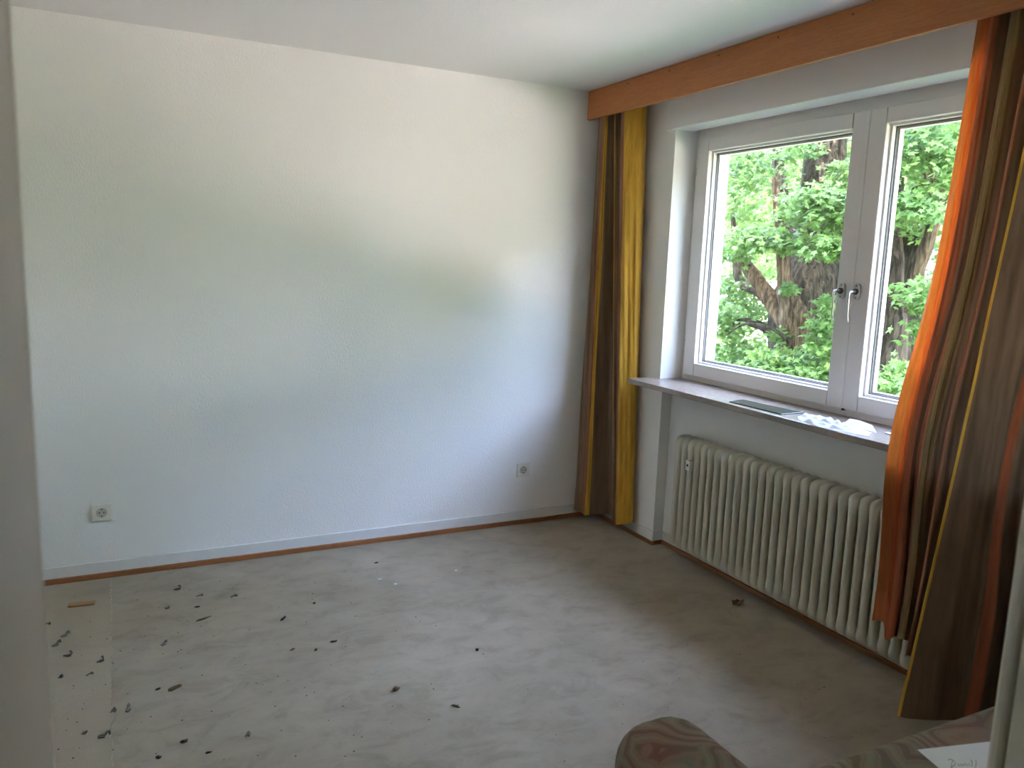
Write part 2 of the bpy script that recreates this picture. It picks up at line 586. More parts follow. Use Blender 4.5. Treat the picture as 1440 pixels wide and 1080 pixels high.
# outer stop: rendered reveal seen through the panes
q = MB()
q.box(WX+.07, XO, RY, -.622, SILL-.05, LINT+.05).box(WX+.07, XO, -2.68, RY2, SILL-.05, LINT+.05)
q.box(WX+.07, XO, -.622, -2.68, LINT-.06, LINT+.05)
struct(q.obj('wall_reveal', 'render'), 'rough cream render of the outer window reveal', 'wall')
MB().box(WX+.07, XO+.04, -.57, -2.73, SILL-.05, SILL+.005).obj('outer_sill', 'frame', win)

# ------------------------------------------------------------------ house around the room, ground outside
q = MB()
q.box(.20, XO, .12, 9, -3, 11).box(.20, XO, YDO, -12, -3, 11).box(.20, XO, YDO, .12, H+.0, 11).box(.20, XO, YDO, .12, -3, -.0)  # unseen facade; upper storeys added to keep direct sun off the maple
struct(q.obj('wall_outside', 'render'), 'cream rendered house facade, made tall to shade the tree', 'wall')
struct(MB().box(.2, 80, -70, 70, -3.3, -3.05).obj('ground_outside', 'lawn'), 'green lawn outside the window', 'ground')
struct(MB().box(8.0, 16.0, -70, 70, -3.1, -3.0).obj('ground_street', 'paving'), 'pale paved street beyond the lawn', 'street')

# ------------------------------------------------------------------ pelmet
pel = thing('curtain_pelmet', (-.19, -1.75, 2.342), 'long cherry-brown wooden pelmet board above the window', 'pelmet')
PZ0 = 2.342
MB().box(-.0125, .0085, -1.80, 1.748, 0, H-PZ0-.002).obj('front_board', 'pelmet', pel, bevel=.002)
MB().box(.0085, .188, 1.70, 1.72, .06, H-PZ0-.004).obj('bracket', 'pelmet', pel)
MB().box(.05, .13, -1.80, 1.70, H-PZ0-.03, H-PZ0-.004).obj('curtain_rail', 'frame', pel)
for px_, py_ in ((883, 114), (942, 96), (1011, 74), (1095, 48), (1200, 15)):
    hp = hit(px_, py_, 0, -.2025)
    MB().tube([(-.0118, hp.y+1.75, hp.z-PZ0-.012), (-.0150, hp.y+1.75, hp.z-PZ0-.012)], .004, 8).obj('screw', 'clipdark', pel)

# ------------------------------------------------------------------ curtains
GOLD = (.68, .38, .045)
OLIVE = (.20, .12, .042)
BROWN = (.20, .12, .068)
RUST = (.36, .10, .04)
ORNG = (.42, .072, .010, .40)
ROSE = (.36, .15, .08)
MOCHA = (.27, .165, .095)
AMBER = (.40, .098, .014, .40)
def catmull(P, k):
    out = []
    n = len(P)
    for i in range(n-1):
        p0, p1, p2, p3 = P[max(i-1, 0)], P[i], P[i+1], P[min(i+2, n-1)]
        for j in range(k):
            t = j/k
            out.append(.5*((2*p1)+(-p0+p2)*t+(2*p0-5*p1+4*p2-p3)*t*t+(-p0+3*p1-3*p2+p3)*t**3))
    out.append(P[-1])
    return out
def curtain(name, folds, label, ease=1.0, ztop=2.44, sill=False):
    K, R = 8, 36
    top = catmull([Vector((f[0][0], f[0][1], ztop)) for f in folds], K)
    bot = catmull([Vector(f[1]) for f in folds], K)
    cols = []
    for i in range(len(folds)-1):
        cols += [folds[i][2]]*K
    n = len(top)
    vs, fs = [], []
    for r in range(R+1):
        s = r/R
        w = s**ease
        for i in range(n):
            p = top[i].lerp(bot[i], w)
            p.z = top[i].z+(bot[i].z-top[i].z)*s
            wob = .004*math.sin(i*.55+s*6.0)*math.sin(s*math.pi)+.003*math.sin(i*1.3-s*11)*math.sin(s*math.pi)
            if sill:      # the cloth hangs over the front edge of the sill
                k_ = math.exp(-((p.z-.95)/.42)**2)
                p.x += (min(p.x, -.212+.55*(top[i].x+.10))-p.x)*k_
            p.x = min(p.x+wob, -.006)
            p.y += wob*.6
            vs.append(p)
    fcol = []
    for r in range(R):
        for i in range(n-1):
            fs.append((r*n+i, r*n+i+1, (r+1)*n+i+1, (r+1)*n+i))
            fcol += [*cols[i][:3], cols[i][3] if len(cols[i]) > 3 else .10]
    me = bpy.data.meshes.new(name)
    me.from_pydata(vs, [], fs)
    at = me.attributes.new('stripe', 'FLOAT_COLOR', 'FACE')
    at.data.foreach_set('color', fcol)
    o = link(name, me, 'curtain', None, True)
    # hem: the doubled fabric at the foot
    hv, hf, hc = [], [], []
    for r in range(3):
        for i in range(n):
            v = Vector(vs[(R-2+r)*n+i])
            v.x -= .0022
            hv.append(v)
    for r in range(2):
        for i in range(n-1):
            hf.append((r*n+i, r*n+i+1, (r+1)*n+i+1, (r+1)*n+i))
            hc += [*cols[i][:3]]+[.05]
    hm = bpy.data.meshes.new('hem')
    hm.from_pydata(hv, [], hf)
    hm.attributes.new('stripe', 'FLOAT_COLOR', 'FACE').data.foreach_set('color', hc)
    link('hem', hm, 'curtain', o, True)
    return tag(o, label, 'curtain')
curtain('striped_curtain', [
    ((-.155, -.055), (-.178, -.030, .055), MOCHA),
    ((-.145, -.080), (-.155, -.072, .045), ROSE),
    ((-.150, -.105), (-.150, -.108, .035), GOLD),
    ((-.138, -.118), (-.128, -.122, .040), BROWN),
    ((-.105, -.132), (-.030, -.165, .05), BROWN),
    ((-.110, -.150), (-.030, -.200, .05), MOCHA),
    ((-.140, -.178), (-.065, -.282, .05), GOLD),
    ((-.148, -.196), (-.080, -.300, .055), MOCHA),
    ((-.110, -.212), (-.060, -.318, .055), BROWN),
    ((-.145, -.250), (-.105, -.362, .06), ROSE),
    ((-.152, -.290), (-.118, -.392, .065), GOLD),
    ((-.125, -.325), (-.085, -.420, .072), GOLD),
    ((-.085, -.358), (-.045, -.440, .080), GOLD),
    ((-.03, -.33), (-.012, -.41, .09), BROWN)],
    'narrow gathered curtain with broad gold stripe hanging in the room corner')
def HB(px_, py_, x_):
    return tuple(hit(px_, py_, 0, x_))
curtain('striped_curtain', [
    ((-.130, -2.262), HB(1228, 872, -.150), AMBER),
    ((-.140, -2.290), HB(1244, 875, -.165), ORNG),
    ((-.145, -2.315), HB(1246, 899, -.180), RUST),
    ((-.130, -2.335), HB(1259, 895, -.170), BROWN),
    ((-.085, -2.345), HB(1263, 894, -.140), RUST),
    ((-.130, -2.370), HB(1264, 897, -.190), OLIVE),
    ((-.150, -2.400), HB(1272, 899, -.205), OLIVE),
    ((-.135, -2.420), HB(1275, 900, -.190), BROWN),
    ((-.085, -2.428), (-.150, -2.330, .25), RUST),
    ((-.140, -2.452), HB(1274, 922, -.235), ROSE),
    ((-.148, -2.472), HB(1279, 922, -.235), BROWN),
    ((-.090, -2.482), (-.180, -2.380, .20), BROWN),
    ((-.135, -2.500), (-.325, -2.412, .09), GOLD),
    ((-.150, -2.518), (-.345, -2.428, .075), BROWN),
    ((-.120, -2.560), (-.290, -2.490, .085), BROWN),
    ((-.085, -2.600), (-.215, -2.532, .09), BROWN),
    ((-.130, -2.630), (-.190, -2.545, .09), RUST),
    ((-.145, -2.660), (-.180, -2.585, .09), BROWN),
    ((-.080, -2.690), (-.090, -2.60, .09), BROWN),
    ((-.130, -2.720), (-.150, -2.66, .09), OLIVE),
    ((-.145, -2.750), (-.160, -2.70, .09), BROWN),
    ((-.080, -2.780), (-.080, -2.73, .09), RUST),
    ((-.145, -2.820), (-.150, -2.79, .09), GOLD),
    ((-.080, -2.860), (-.080, -2.85, .09), BROWN),
    ((-.145, -2.910), (-.150, -2.90, .09), RUST),
    ((-.080, -2.960), (-.080, -2.96, .09), OLIVE)],
    'wide orange, rust and olive striped curtain bunched before the radiator end', 1.15, sill=True)

# ------------------------------------------------------------------ radiator
rad = thing('column_radiator', (NX, -.80, .07), 'grey-beige ribbed steel column radiator under the window sill', 'radiator')
RD, RH = .112, .605          # depth, height of one section
def section_mesh():
    nx, nz = 15, 30
    xs = [.5-.5*math.cos(math.pi*i/(nx-1)) for i in range(nx)]
    zs = []
    zz = [0, .004, .010, .018, .028, .040, .055, .07, .085, .105, .14, .2, .3, .42, .5]
    zz = [q*RH for q in zz]
    zs = zz+[RH-q for q in reversed(zz[:-1])]
    nz = len(zs)
    rc = .042
    def bounds(z):
        d = min(z, RH-z)
        inset = rc-math.sqrt(max(0, rc*rc-(rc-min(d, rc))**2))
        return inset, RD-inset
    V = {1: [], -1: []}
    for z in zs:
        x0, x1 = bounds(z)
        dz = min(z, RH-z)
        for u in xs:
            x = x0+(x1-x0)*u
            dx = min(x-x0, x1-x)
            # column profile: front and rear tube, valley between them
            cw = .040
            def tube(c):
                t = abs(x-c)/(cw/2)
                return math.sqrt(max(0, 1-t*t)) if t < 1 else 0
            col = max(tube(x0+cw/2), tube(x1-cw/2), .08)*.0150
            hd = .0243*min(1, math.sqrt(max(0, 1-(1-min(1, dx/.022))**2)))*min(1, math.sqrt(max(0, 1-(1-min(1, dz/.022))**2)))
            w = 1/(1+math.exp((dz-.066)/.009))
            h = col*(1-w)+hd*w
            if dx < 1e-6 or dz < 1e-6:
                h = .0012
            h = max(h, .0012)
            for s in (1, -1):
                V[s].append((-RD+x if False else -x, s*h, z))
    vs = V[1]+V[-1]
    n0 = len(V[1])
    fs = []
    for j in range(nz-1):
        for i in range(nx-1):
            a_ = j*nx+i
            fs.append((a_, a_+1, a_+nx+1, a_+nx))
            fs.append((n0+a_, n0+a_+nx, n0+a_+nx+1, n0+a_+1))
    rim = [j*nx for j in range(nz)]+[(nz-1)*nx+i for i in range(1, nx)]+[j*nx+nx-1 for j in range(nz-2, -1, -1)]+[i for i in range(nx-2, 0, -1)]
    for a_, b_ in zip(rim, rim[1:]+rim[:1]):
        fs.append((a_, b_, n0+b_, n0+a_))
    q = MB()
    q.add(vs, fs)
    return q.mesh('radiator_section')
sm = section_mesh()
sm.polygons.foreach_set('use_smooth', [True]*len(sm.polygons))
sm.materials.append(M['rad'])
NSEC = 37
for i in range(NSEC):
    o = bpy.data.objects.new('section', sm)
    C.objects.link(o)
    o.parent = rad
    o.location = (-.018, -.012-.05*i, 0)
for zz in (.045, RH-.045):
    MB().tube([(-.018-RD/2, .0, zz), (-.018-RD/2, -.05*NSEC+.02, zz)], .016, 12).obj('connecting_pipe', 'rad', rad, smooth=True)
for i in (4, NSEC-5):
    for zz in (.10, RH-.12):
        MB().box(-.03, .0, -.05*i+.01, -.05*i-.01, zz, zz+.03).obj('wall_bracket', 'rad', rad)
hm = MB().box(-.018-RD-.010, -.018-RD+.012, -.106, -.138, .446, .500).obj('heat_meter', 'meter', rad, bevel=.002)
hm['label'] = 'small white heat meter'
MB().box(-.018-RD-.0125, -.018-RD-.009, -.118, -.128, .468, .479).obj('meter_display', 'dark', hm)

# ------------------------------------------------------------------ wall sockets
def socket(x, z, label):
    t = thing('wall_socket', (x, 0, z), label, 'socket')
    me = bevel_box((.082, .082, .011), .004, 2)
    me.transform(Matrix.Rotation(math.radians(90), 4, 'X'))
    link('cover_plate', me, 'socket', t)
    q = MB()
    n = 28
    # round well: rim, wall, floor
    def circ(r, y):
        return [(r*math.cos(2*math.pi*i/n), y, r*math.sin(2*math.pi*i/n)) for i in range(n)]
    q.add(circ(.0235, -.0112)+circ(.0215, -.0132)+circ(.0195, -.0132)+circ(.0188, -.0114), [(k_*n+i, k_*n+(i+1) % n, (k_+1)*n+(i+1) % n, (k_+1)*n+i) for k_ in range(3) for i in range(n)]+[tuple(3*n+i for i in range(n))])
    ins = q.obj('socket_well', 'socketin', t)
    for sx in (-.0095, .0095):
        MB().tube([(sx, -.0112, 0), (sx, -.0122, 0)], .0032, 10).obj('pin_hole', 'dark', ins)
    for sz in (-1, 1):
        MB().box(-.003, .003, -.0113, -.0135, sz*.0135, sz*.0190).obj('ground_clip', 'clipdark', ins)
    return t
socket(-2.737, .317, 'cream wall socket near the lengthwise carpet seam')
socket(-.530, .327, 'cream wall socket beside the gathered corner curtain')

# ------------------------------------------------------------------ things on the sill
gs = thing('glass_sheet', (0, 0, SILL), 'thin dark green glass sheet lying flat on the sill', 'glass sheet')
gp = [(-.135, -1.262), (-.035, -1.235), (.000, -1.570), (-.128, -1.572)]
MB().add([(*c_, .0005) for c_ in gp]+[(*c_, .0045) for c_ in gp], [(0, 1, 2, 3), (4, 5, 6, 7), (0, 1, 5, 4), (1, 2, 6, 5), (2, 3, 7, 6), (3, 0, 4, 7)]).obj('sheet', 'greenglass', gs)
q = MB()
for c0, c1 in zip(gp, gp[1:]+gp[:1]):
    q.tube([(*c0, .0025), (*c1, .0025)], .0022, 5)
q.obj('cut_edge', 'greenedge', gs)
# crumpled plastic bag
bx, by = 26, 44
vs, fs = [], []
def crump(u, v):
    return (math.sin(5.1*u+3.7*v+1)+math.sin(9.3*u-6.1*v+2)*.7+math.sin(15*v+4*u)*.45+math.sin(21*u+11*v)*.3)
for i in range(bx):
    for j in range(by):
        u, v = i/(bx-1), j/(by-1)
        # outline narrower at the first end, flat flap at the other
        wdt = .075+.075*math.sin(math.pi*min(1, v*1.0+.12))**.7
        yc = -1.645-.345*v
        xc = -.050-.055*math.sin(v*2.6)
        x = xc+(u-.5)*wdt*(1+.12*math.sin(7*v+2))
        y = yc+.018*math.sin(4*u+5*v)
        env = max(0, math.sin(math.pi*u))**.6*(max(0, math.sin(math.pi*min(1, v+.03)))**.5)
        ridge = abs(crump(u*1.2, v*2.2))/2.45
        z = SILL+.0012+env*(.006+.036*ridge*(1-.45*v))
        vs.append((x, y, z))
for i in range(bx-1):
    for j in range(by-1):
        a_ = i*by+j
        fs.append((a_, a_+1, a_+by+1, a_+by))
q = MB().add(vs, fs)
bagroot = thing('plastic_bag', (0, 0, 0), 'crumpled white thin plastic bag lying on the sill', 'bag')
q.obj('crumpled_film', 'bag', bagroot, smooth=True)
fl = [(-.075, -1.845, .010), (.020, -1.800, .020), (.030, -1.900, .012), (-.045, -1.985, .004), (-.02, -1.885, .030)]
MB().add([(x, y, SILL+z) for x, y, z in fl], [(0, 1, 4), (1, 2, 4), (2, 3, 4), (3, 0, 4)]).obj('folded_flap', 'bag', bagroot)
tag(MB().box(-.015, 0.005, -1.995, -2.075, SILL, SILL+.006).obj('plastic_strip', 'frame', bevel=.002), 'short white plastic strip on the sill beside the curtain', 'strip')

# ------------------------------------------------------------------ sofa by the door
sofa = thing('sofa', (-1.20, -3.19, 0), 'low sofa in pink and green swirl fabric by the doorway', 'sofa')
def spart(name, x0, x1, y0, y1, z0, z1, r, mat='sofa', seg=6):
    me = bevel_box((x1-x0, y1-y0, z1-z0), r, seg)
    o = link(name, me, mat, sofa, True)
    o.location = ((x0+x1)/2+1.20, (y0+y1)/2+3.19, z0)
    return o
spart('base', -1.83, -.40, -3.53, -2.93, .07, .30, .02)
spart('armrest', -1.838, -1.635, -3.53, -2.835, .08, .672, .085)
spart('armrest', -.60, -.37, -3.53, -2.835, .08, .672, .085)
spart('backrest', -1.66, -.58, -3.53, -3.145, .25, .706, .040)
spart('seat_cushion', -1.633, -1.119, -3.17, -2.90, .29, .41, .04)
spart('seat_cushion', -1.117, -.602, -3.17, -2.90, .29, .41, .04)
for fx in (-1.78, -.46):
    for fy in (-3.48, -2.98):
        MB().tube([(fx+1.20, fy+3.19, 0), (fx+1.20, fy+3.19, .09)], [.018, .026], 12).obj('foot', 'sofaleg', sofa)
pap = thing('paper_sheet', (-1.408, -3.204, .7064), 'white paper sheet with handwriting lying on the sofa back', 'paper', rz=math.atan2(-.039, .153))
MB().box(0, .297, 0, -.21, 0, .0006).obj('sheet', 'paper', pap)
o = MB().box(.004, .30, -.004, -.214, -.0007, -.0001).obj('under_sheet', 'paper', pap)
ink = MB()
def stroke(ps):
    ink.tube([(x, y, .0008) for x, y in ps], .0005, 4)
def inkpt(px_, py_):
    w_ = hit(px_, py_, 2, .7030)
    d_ = w_-Vector((-1.408, -3.204, .703))
    an = -math.atan2(-.039, .153)
    return (d_.x*math.cos(an)-d_.y*math.sin(an), d_.x*math.sin(an)+d_.y*math.cos(an))
for ps in ([(1333, 1072), (1337, 1070.5), (1341, 1073), (1343, 1077), (1341, 1080), (1337, 1083)],
           [(1339, 1072), (1338, 1078), (1337, 1083)],
           [(1347, 1077), (1348, 1080), (1351, 1079), (1352, 1077), (1353, 1080)],
           [(1355, 1080), (1356, 1077), (1359, 1078), (1360, 1080)],
           [(1362, 1077), (1363, 1080)], [(1365, 1072), (1367, 1076), (1366, 1081)],
           [(1372, 1072), (1372.5, 1077), (1371, 1083)]):
    stroke([inkpt(*c_) for c_ in ps])
ink.obj('handwriting', 'ink', pap)

# ------------------------------------------------------------------ litter on the carpet
def fl(px_, py_):
    w_ = hit(px_, py_, 2, 0.0)
    z0 = .0037 if w_.x < -2.712 else 0.0
    return (w_.x, w_.y, z0)
q = bevel_box((.104, .036, .010), .0045, 3)
b_ = tag(link('wooden_offcut', q, 'board'), 'small tan wooden offcut with rounded ends near the baseboard', 'offcut')
b_.location = fl(115, 852)
b_.rotation_euler = (0, 0, math.atan2(-.009, .101))
def clip_mesh(kind):
    q = MB()
    if kind == 0:      # crimped tag with a bent ear
        q.box(-.006, .005, -.004, .004, 0, .0055)
        q.tube([(.004, 0, .004), (.008, .001, .008), (.006, .002, .013), (.001, .001, .012)], .0022, 5)
        q.tube([(-.004, .002, .003), (-.013, .005, .002)], .0020, 5)
    elif kind == 1:    # bent steel hook
        q.tube([(-.013, -.002, .002), (-.006, 0, .0025), (.002, .001, .004), (.006, .002, .010), (.010, .003, .011), (.011, .002, .003)], .0028, 6)
        q.box(-.012, .002, -.007, -.003, 0, .003)
    elif kind == 2:    # U shaped staple
        q.tube([(-.008, -.004, .0025), (.005, -.005, .003), (.008, 0, .009), (.005, .005, .003), (-.008, .006, .0025)], .0026, 5)
        q.box(-.003, .003, -.005, .005, .0005, .006)
    else:              # short pin with a flat head
        q.tube([(-.012, 0, .0022), (0, .002, .0026), (.010, -.001, .0024)], .0024, 5)
        q.box(.006, .011, -.006, .004, .0, .006)
    return q.mesh('clip')
CM = [clip_mesh(i) for i in range(4)]
for i_, me in enumerate(CM):
    me.materials.append(M['clip' if i_ in (1, 2) else 'clipdark'])
clips = [  # px, py, kind, yaw, scale, label
    (251, 829, 0, .5, 1.2, 'dark crimped steel clip on carpet between seam and baseboard'),
    (281, 838, 3, .3, 1.0, 'short dark steel pin next to the crimped clip below the baseboard'), (329, 839, 3, .5, 1.1, 'short dark steel pin between the crimped clip and the long dark scrap'), (235, 856, 2, .2, .9, 'small steel staple close to the crimped clip below the baseboard'),
    (231, 906, 1, .6, 1.0, 'bright bent steel clip alone right beside the carpet seam'),
    (66, 879, 3, -.1, 1.1, 'short dark steel pin beside the door frame edge'), (92, 895, 1, .4, 1.2, 'bent steel hook of a close pair, the one nearer the wooden offcut'), (80, 908, 1, .5, 1.2, 'bent steel hook of a close pair, the one farther from the offcut'),
    (97, 924, 0, .1, 1.2, 'dark crimped steel clip lying just past the pair of hooks'), (143, 931, 0, .8, 1.1, 'dark crimped steel clip on the light strip close to the seam'), (126, 950, 3, .6, .9, 'short dark steel pin between crimped clip and staple on the light strip'), (86, 954, 2, 1.2, .8, 'small thin steel staple near the door frame on the light strip'),
    (160, 1001, 2, 1.3, 1.0, 'small steel staple lying against the ragged carpet seam'), (180, 998, 1, 1.1, 1.1, 'bent steel hook on grey carpet beside the staple at the seam'), (119, 1033, 2, -.4, .8, 'small steel staple next to the large hook on the light strip'), (147, 1037, 1, -.2, 1.2, 'large bent steel hook on the light strip at the ragged seam'),
    (349, 1034, 2, 1.2, .9, 'lone small steel staple on the open grey carpet')]
for (px_, py_, kd, rz, sc, lab) in clips:
    o = bpy.data.objects.new('metal_clip', CM[kd])
    C.objects.link(o)
    o.location = fl(px_, py_)
    o.rotation_euler = (0, 0, rz)
    o.scale = (sc*1.15,)*3
    if px_ < 160:
        dl_ = ['dark crimped steel clip with bent ear on the light carpet strip', 'bent steel hook clip on the light carpet strip', 'small steel staple on the light carpet strip', 'short dark steel pin on the light carpet strip'][kd]
        g_ = 'metal clips on the light carpet strip'
    else:
        dl_ = ['', 'bent steel hook clip on the grey carpet beside the seam', 'small steel staple on the grey carpet beyond the seam', 'short dark steel pin on the grey carpet below the baseboard'][kd]
        g_ = 'metal clips on the grey carpet'
    tag(o, lab or dl_, 'clip', g_)
def blob(rx, ry, rz_, seed):
    bm = bmesh.new()
    bmesh.ops.create_icosphere(bm, subdivisions=2, radius=1)
    r_ = random.Random(seed)
    for v in bm.verts:
        k_ = 1+.75*(r_.random()-.5)
        v.co = Vector((v.co.x*rx*k_, v.co.y*ry*k_, max(0, (v.co.z+.75))*rz_*k_))
    me = bpy.data.meshes.new('blob')
    bm.to_mesh(me)
    bm.free()
    return me
bits = [  # px, py, dims, yaw, mat, name, label, category
    (398, 871, (.022, .0055, .004), .9, 'crumb', 'rubber_scrap', 'dark elongated scrap on carpet off the middle of the baseboard', 'scrap'),
    (442, 849, (.007, .004, .004), .3, 'crumb', 'rubber_scrap', 'tiny dark scrap on carpet toward the glass shards', 'scrap'),
    (469, 903, (.015, .005, .004), -.2, 'crumb', 'rubber_scrap', 'flat black scrap lying in mid carpet', 'scrap'),
    (444, 915, (.008, .004, .004), .8, 'crumb', 'rubber_scrap', 'small black double crumb in mid carpet', 'scrap'),
    (411, 914, (.012, .004, .003), .6, 'splinter', 'wood_splinter', 'thin greyish splinter next to black scraps in mid carpet', 'splinter'),
    (557, 971, (.012, .009, .008), .2, 'splinter', 'dirt_clump', 'brown rounded clump of dirt on open carpet', 'clump'),
    (641, 994, (.016, .006, .004), -.8, 'splinter', 'wood_splinter', 'short brown splinter nearest the round dirt clump', 'splinter'),
    (671, 915, (.008, .006, .005), 0, 'crumb', 'dirt_clump', 'small dark crumb on carpet toward the radiator side', 'clump'),
    (245, 969, (.025, .009, .004), .5, 'splinter', 'wood_splinter', 'ragged brown splinter on carpet between steel clips', 'splinter'),
    (222, 970, (.010, .003, .003), .4, 'crumb', 'wood_splinter', 'little dark splinter beside the ragged brown one', 'splinter'),
    (285, 871, (.030, .008, .003), .4, 'splinter', 'wood_splinter', 'long pale brown splinter below the dark steel pins', 'splinter'),
    (277, 854, (.012, .005, .003), -.3, 'crumb', 'lint_tuft', 'grey lint tuft among the dark steel pins', 'lint'),
    (259, 1044, (.011, .007, .005), .3, 'splinter', 'dirt_clump', 'dark brown crumb near the lone staple on grey carpet', 'clump'),
    (293, 1059, (.010, .004, .003), .2, 'crumb', 'dirt_clump', 'flat dark crumb beside the brown crumb', 'clump'),
    (223, 1066, (.007, .006, .004), .1, 'crumb', 'dirt_clump', 'round dark crumb close to the seam end', 'clump'),
    (529, 792, (.010, .005, .003), .1, 'crumb', 'lint_tuft', 'dark grey lint tuft near the white baseboard', 'lint')]
for i_, (px_, py_, dm, rz, mt, nm, lab, ct) in enumerate(bits):
    o = tag(link(nm, blob(*dm, 100+i_), mt, None, True), lab, ct)
    o.location = fl(px_, py_)
    o.rotation_euler = (0, 0, rz)
def shard(px_, py_, mat, name, label, cat, sz, seed):
    r_ = random.Random(seed)
    n = 6
    ring_ = [(sz*(.6+.5*r_.random())*math.cos(2*math.pi*i/n), .7*sz*(.6+.5*r_.random())*math.sin(2*math.pi*i/n)) for i in range(n)]
    q = MB()
    q.add([(x, y, .0004) for x, y in ring_]+[(x*.8, y*.8, .004+.004*r_.random()) for x, y in ring_],
          [tuple(range(n)), tuple(range(n, 2*n))]+[(i, (i+1) % n, n+(i+1) % n, n+i) for i in range(n)])
    o = tag(q.obj(name, mat), label, cat)
    o.location = fl(px_, py_)
shard(535, 815, 'foil', 'film_scrap', 'crumpled clear white film scrap beside the teal chip', 'scrap', .016, 1)
shard(556, 822, 'shard', 'plastic_chip', 'small pale teal plastic chip on the carpet', 'chip', .009, 2)
shard(641, 803, 'foil', 'foil_scrap', 'tiny white foil scrap below the baseboard middle', 'scrap', .009, 3)
# dry curled leaf
lf = thing('dry_leaf', fl(1037, 849), 'curled dry brown leaf on carpet before the radiator', 'leaf', rz=.3)
q = MB()
vs, fs = [], []
for i in range(9):
    u = i/8
    w_ = .020*math.sin(math.pi*u)**.7*(1+.35*math.sin(9*u))+.001
    zc = .004+.006*math.sin(3*u+.5)+.004*math.sin(11*u)
    vs += [(-.042+.084*u, -w_, zc+.010*u), (-.042+.084*u, 0, max(.001, zc-.003)), (-.042+.084*u, w_*.8, zc+.013*(1-u))]
for i in range(8):
    fs += [(i*3, i*3+1, i*3+4, i*3+3), (i*3+1, i*3+2, i*3+5, i*3+4)]
q.add(vs, fs)
q.obj('blade', 'leafdry', lf)
MB().tube([(.040, 0, .004), (.055, .006, .003), (.066, .004, .002)], .0011, 5).obj('stalk', 'leafdry', lf)
# fine crumbs nobody could count
r_ = random.Random(5)
q = MB()
for i in range(330):
    x = r_.uniform(-3.0, -.3)
    y = r_.uniform(-3.0, -.2)
    if r_.random() < .62:
        x = -2.95+abs(r_.gauss(0, .75))
    if x > -.25:
        continue
    s_ = r_.uniform(.0012, .0030)
    z0 = .0034 if x < -2.705 else 0
    a0 = r_.random()*6
    vs = [(x+s_*math.cos(a0+k_*2.09)*(1+r_.random()), y+s_*math.sin(a0+k_*2.09), z0) for k_ in range(3)]+[(x, y, z0+s_*.9)]
    q.add(vs, [(0, 1, 2), (0, 1, 3), (1, 2, 3), (2, 0, 3)])
o = q.obj('carpet_crumbs', 'crumb')
o['kind'] = 'stuff'
o['label'] = 'fine dark crumbs scattered over the carpet'
o['category'] = 'crumbs'

# ------------------------------------------------------------------ trees outside
def leaf_template(lobes=5):
    """flat lobed maple leaf in xy, stalk at origin, tip along +x; centre fan"""
    out = []
    for an, r in ((-150, .22), (-115, .42), (-92, .24), (-55, .62), (-30, .34), (0, .78), (30, .34), (55, .62), (92, .24), (115, .42), (150, .22)):
        out.append((.38+r*math.cos(math.radians(an)), r*math.sin(math.radians(an)), -.10*abs(math.sin(math.radians(an)))))
    V = np.array([(.38, 0, .05)]+out)
    Fc = [(0, i, i+1) for i in range(1, 11)]
    return V, np.array(Fc)
LV, LF = leaf_template()
def quad_template():
    V = np.array([(0, 0, 0), (.5, -.42, -.08), (1, 0, -.02), (.5, .42, -.08)])
    return V, np.array([(0, 1, 2), (0, 2, 3)])
QV, QF = quad_template()
def leaf_frames(n, up, spread):
    """random rotation matrices; blade normal close to 'up' """
    nz = np.array(up)+RNG.normal(0, spread, (n, 3))
    nz /= np.linalg.norm(nz, axis=1)[:, None]
    t = RNG.normal(0, 1, (n, 3))
    t[:, 2] -= .6
    t -= nz*np.sum(t*nz, axis=1)[:, None]
    t /= np.linalg.norm(t, axis=1)[:, None]
    b = np.cross(nz, t)
    return np.stack([t, b, nz], axis=2)
def leaf_cloud_mesh(name, P, Rm, size, tint, V, Fc, mat):
    n = len(P)
    vv = np.einsum('nij,kj->nki', Rm, V)*size[:, None, None]+P[:, None, :]
    k = len(V)
    ff = (Fc[None, :, :]+(np.arange(n)*k)[:, None, None]).reshape(-1, 3)
    me = bpy.data.meshes.new(name)
    me.vertices.add(n*k)
    me.vertices.foreach_set('co', vv.reshape(-1))
    me.loops.add(ff.size)
    me.loops.foreach_set('vertex_index', ff.reshape(-1))
    me.polygons.add(len(ff))
    me.polygons.foreach_set('loop_start', np.arange(0, ff.size, 3))
    me.polygons.foreach_set('loop_total', np.full(len(ff), 3))
    me.update()
    me.validate()
    me.attributes.new('tint', 'FLOAT', 'POINT').data.foreach_set('value', np.repeat(tint, k))
    me.materials.append(M[mat])
    return me

tree = thing('maple_tree', (5.2, 3.3, -3.0), 'big old maple with thick gnarled trunk close outside the window', 'tree')
T0 = Vector((5.2, 3.3, -3.0))
def tp(px_, py_, X):
    return hit(px_, py_, 0, X)-T0
def branch(name, ctrl, mat, n=10, rough=.12):
    """ctrl: (px, py, X, radius)"""
    P = [tp(c_[0], c_[1], c_[2]) for c_ in ctrl]
    R_ = [Vector((c_[3], 0, 0)) for c_ in ctrl]
    pp = catmull(P, 6)
    rr = [max(.008, v.x) for v in catmull(R_, 6)]
    q = MB()
    q.tube(pp, rr, n)
    r2 = random.Random(hash(name) % 99 + len(ctrl)*7)
    ph = [r2.random()*6 for _ in range(4)]
    for i in range(len(q.v)):
        ring_i, j = i//n, i % n
        an = 2*math.pi*j/n
        c_ = pp[ring_i]
        f = 1+rough*(math.sin(3*an+ph[0]+ring_i*.25)+.6*math.sin(5*an+ph[1]-ring_i*.4)+.4*math.sin(ring_i*1.1+ph[2]))
        v = Vector(q.v[i])
        q.v[i] = tuple(c_+(v-c_)*f)
    return q.obj(name, mat, tree, smooth=True)
trunk_b = tp(1135, 560, 5.2)
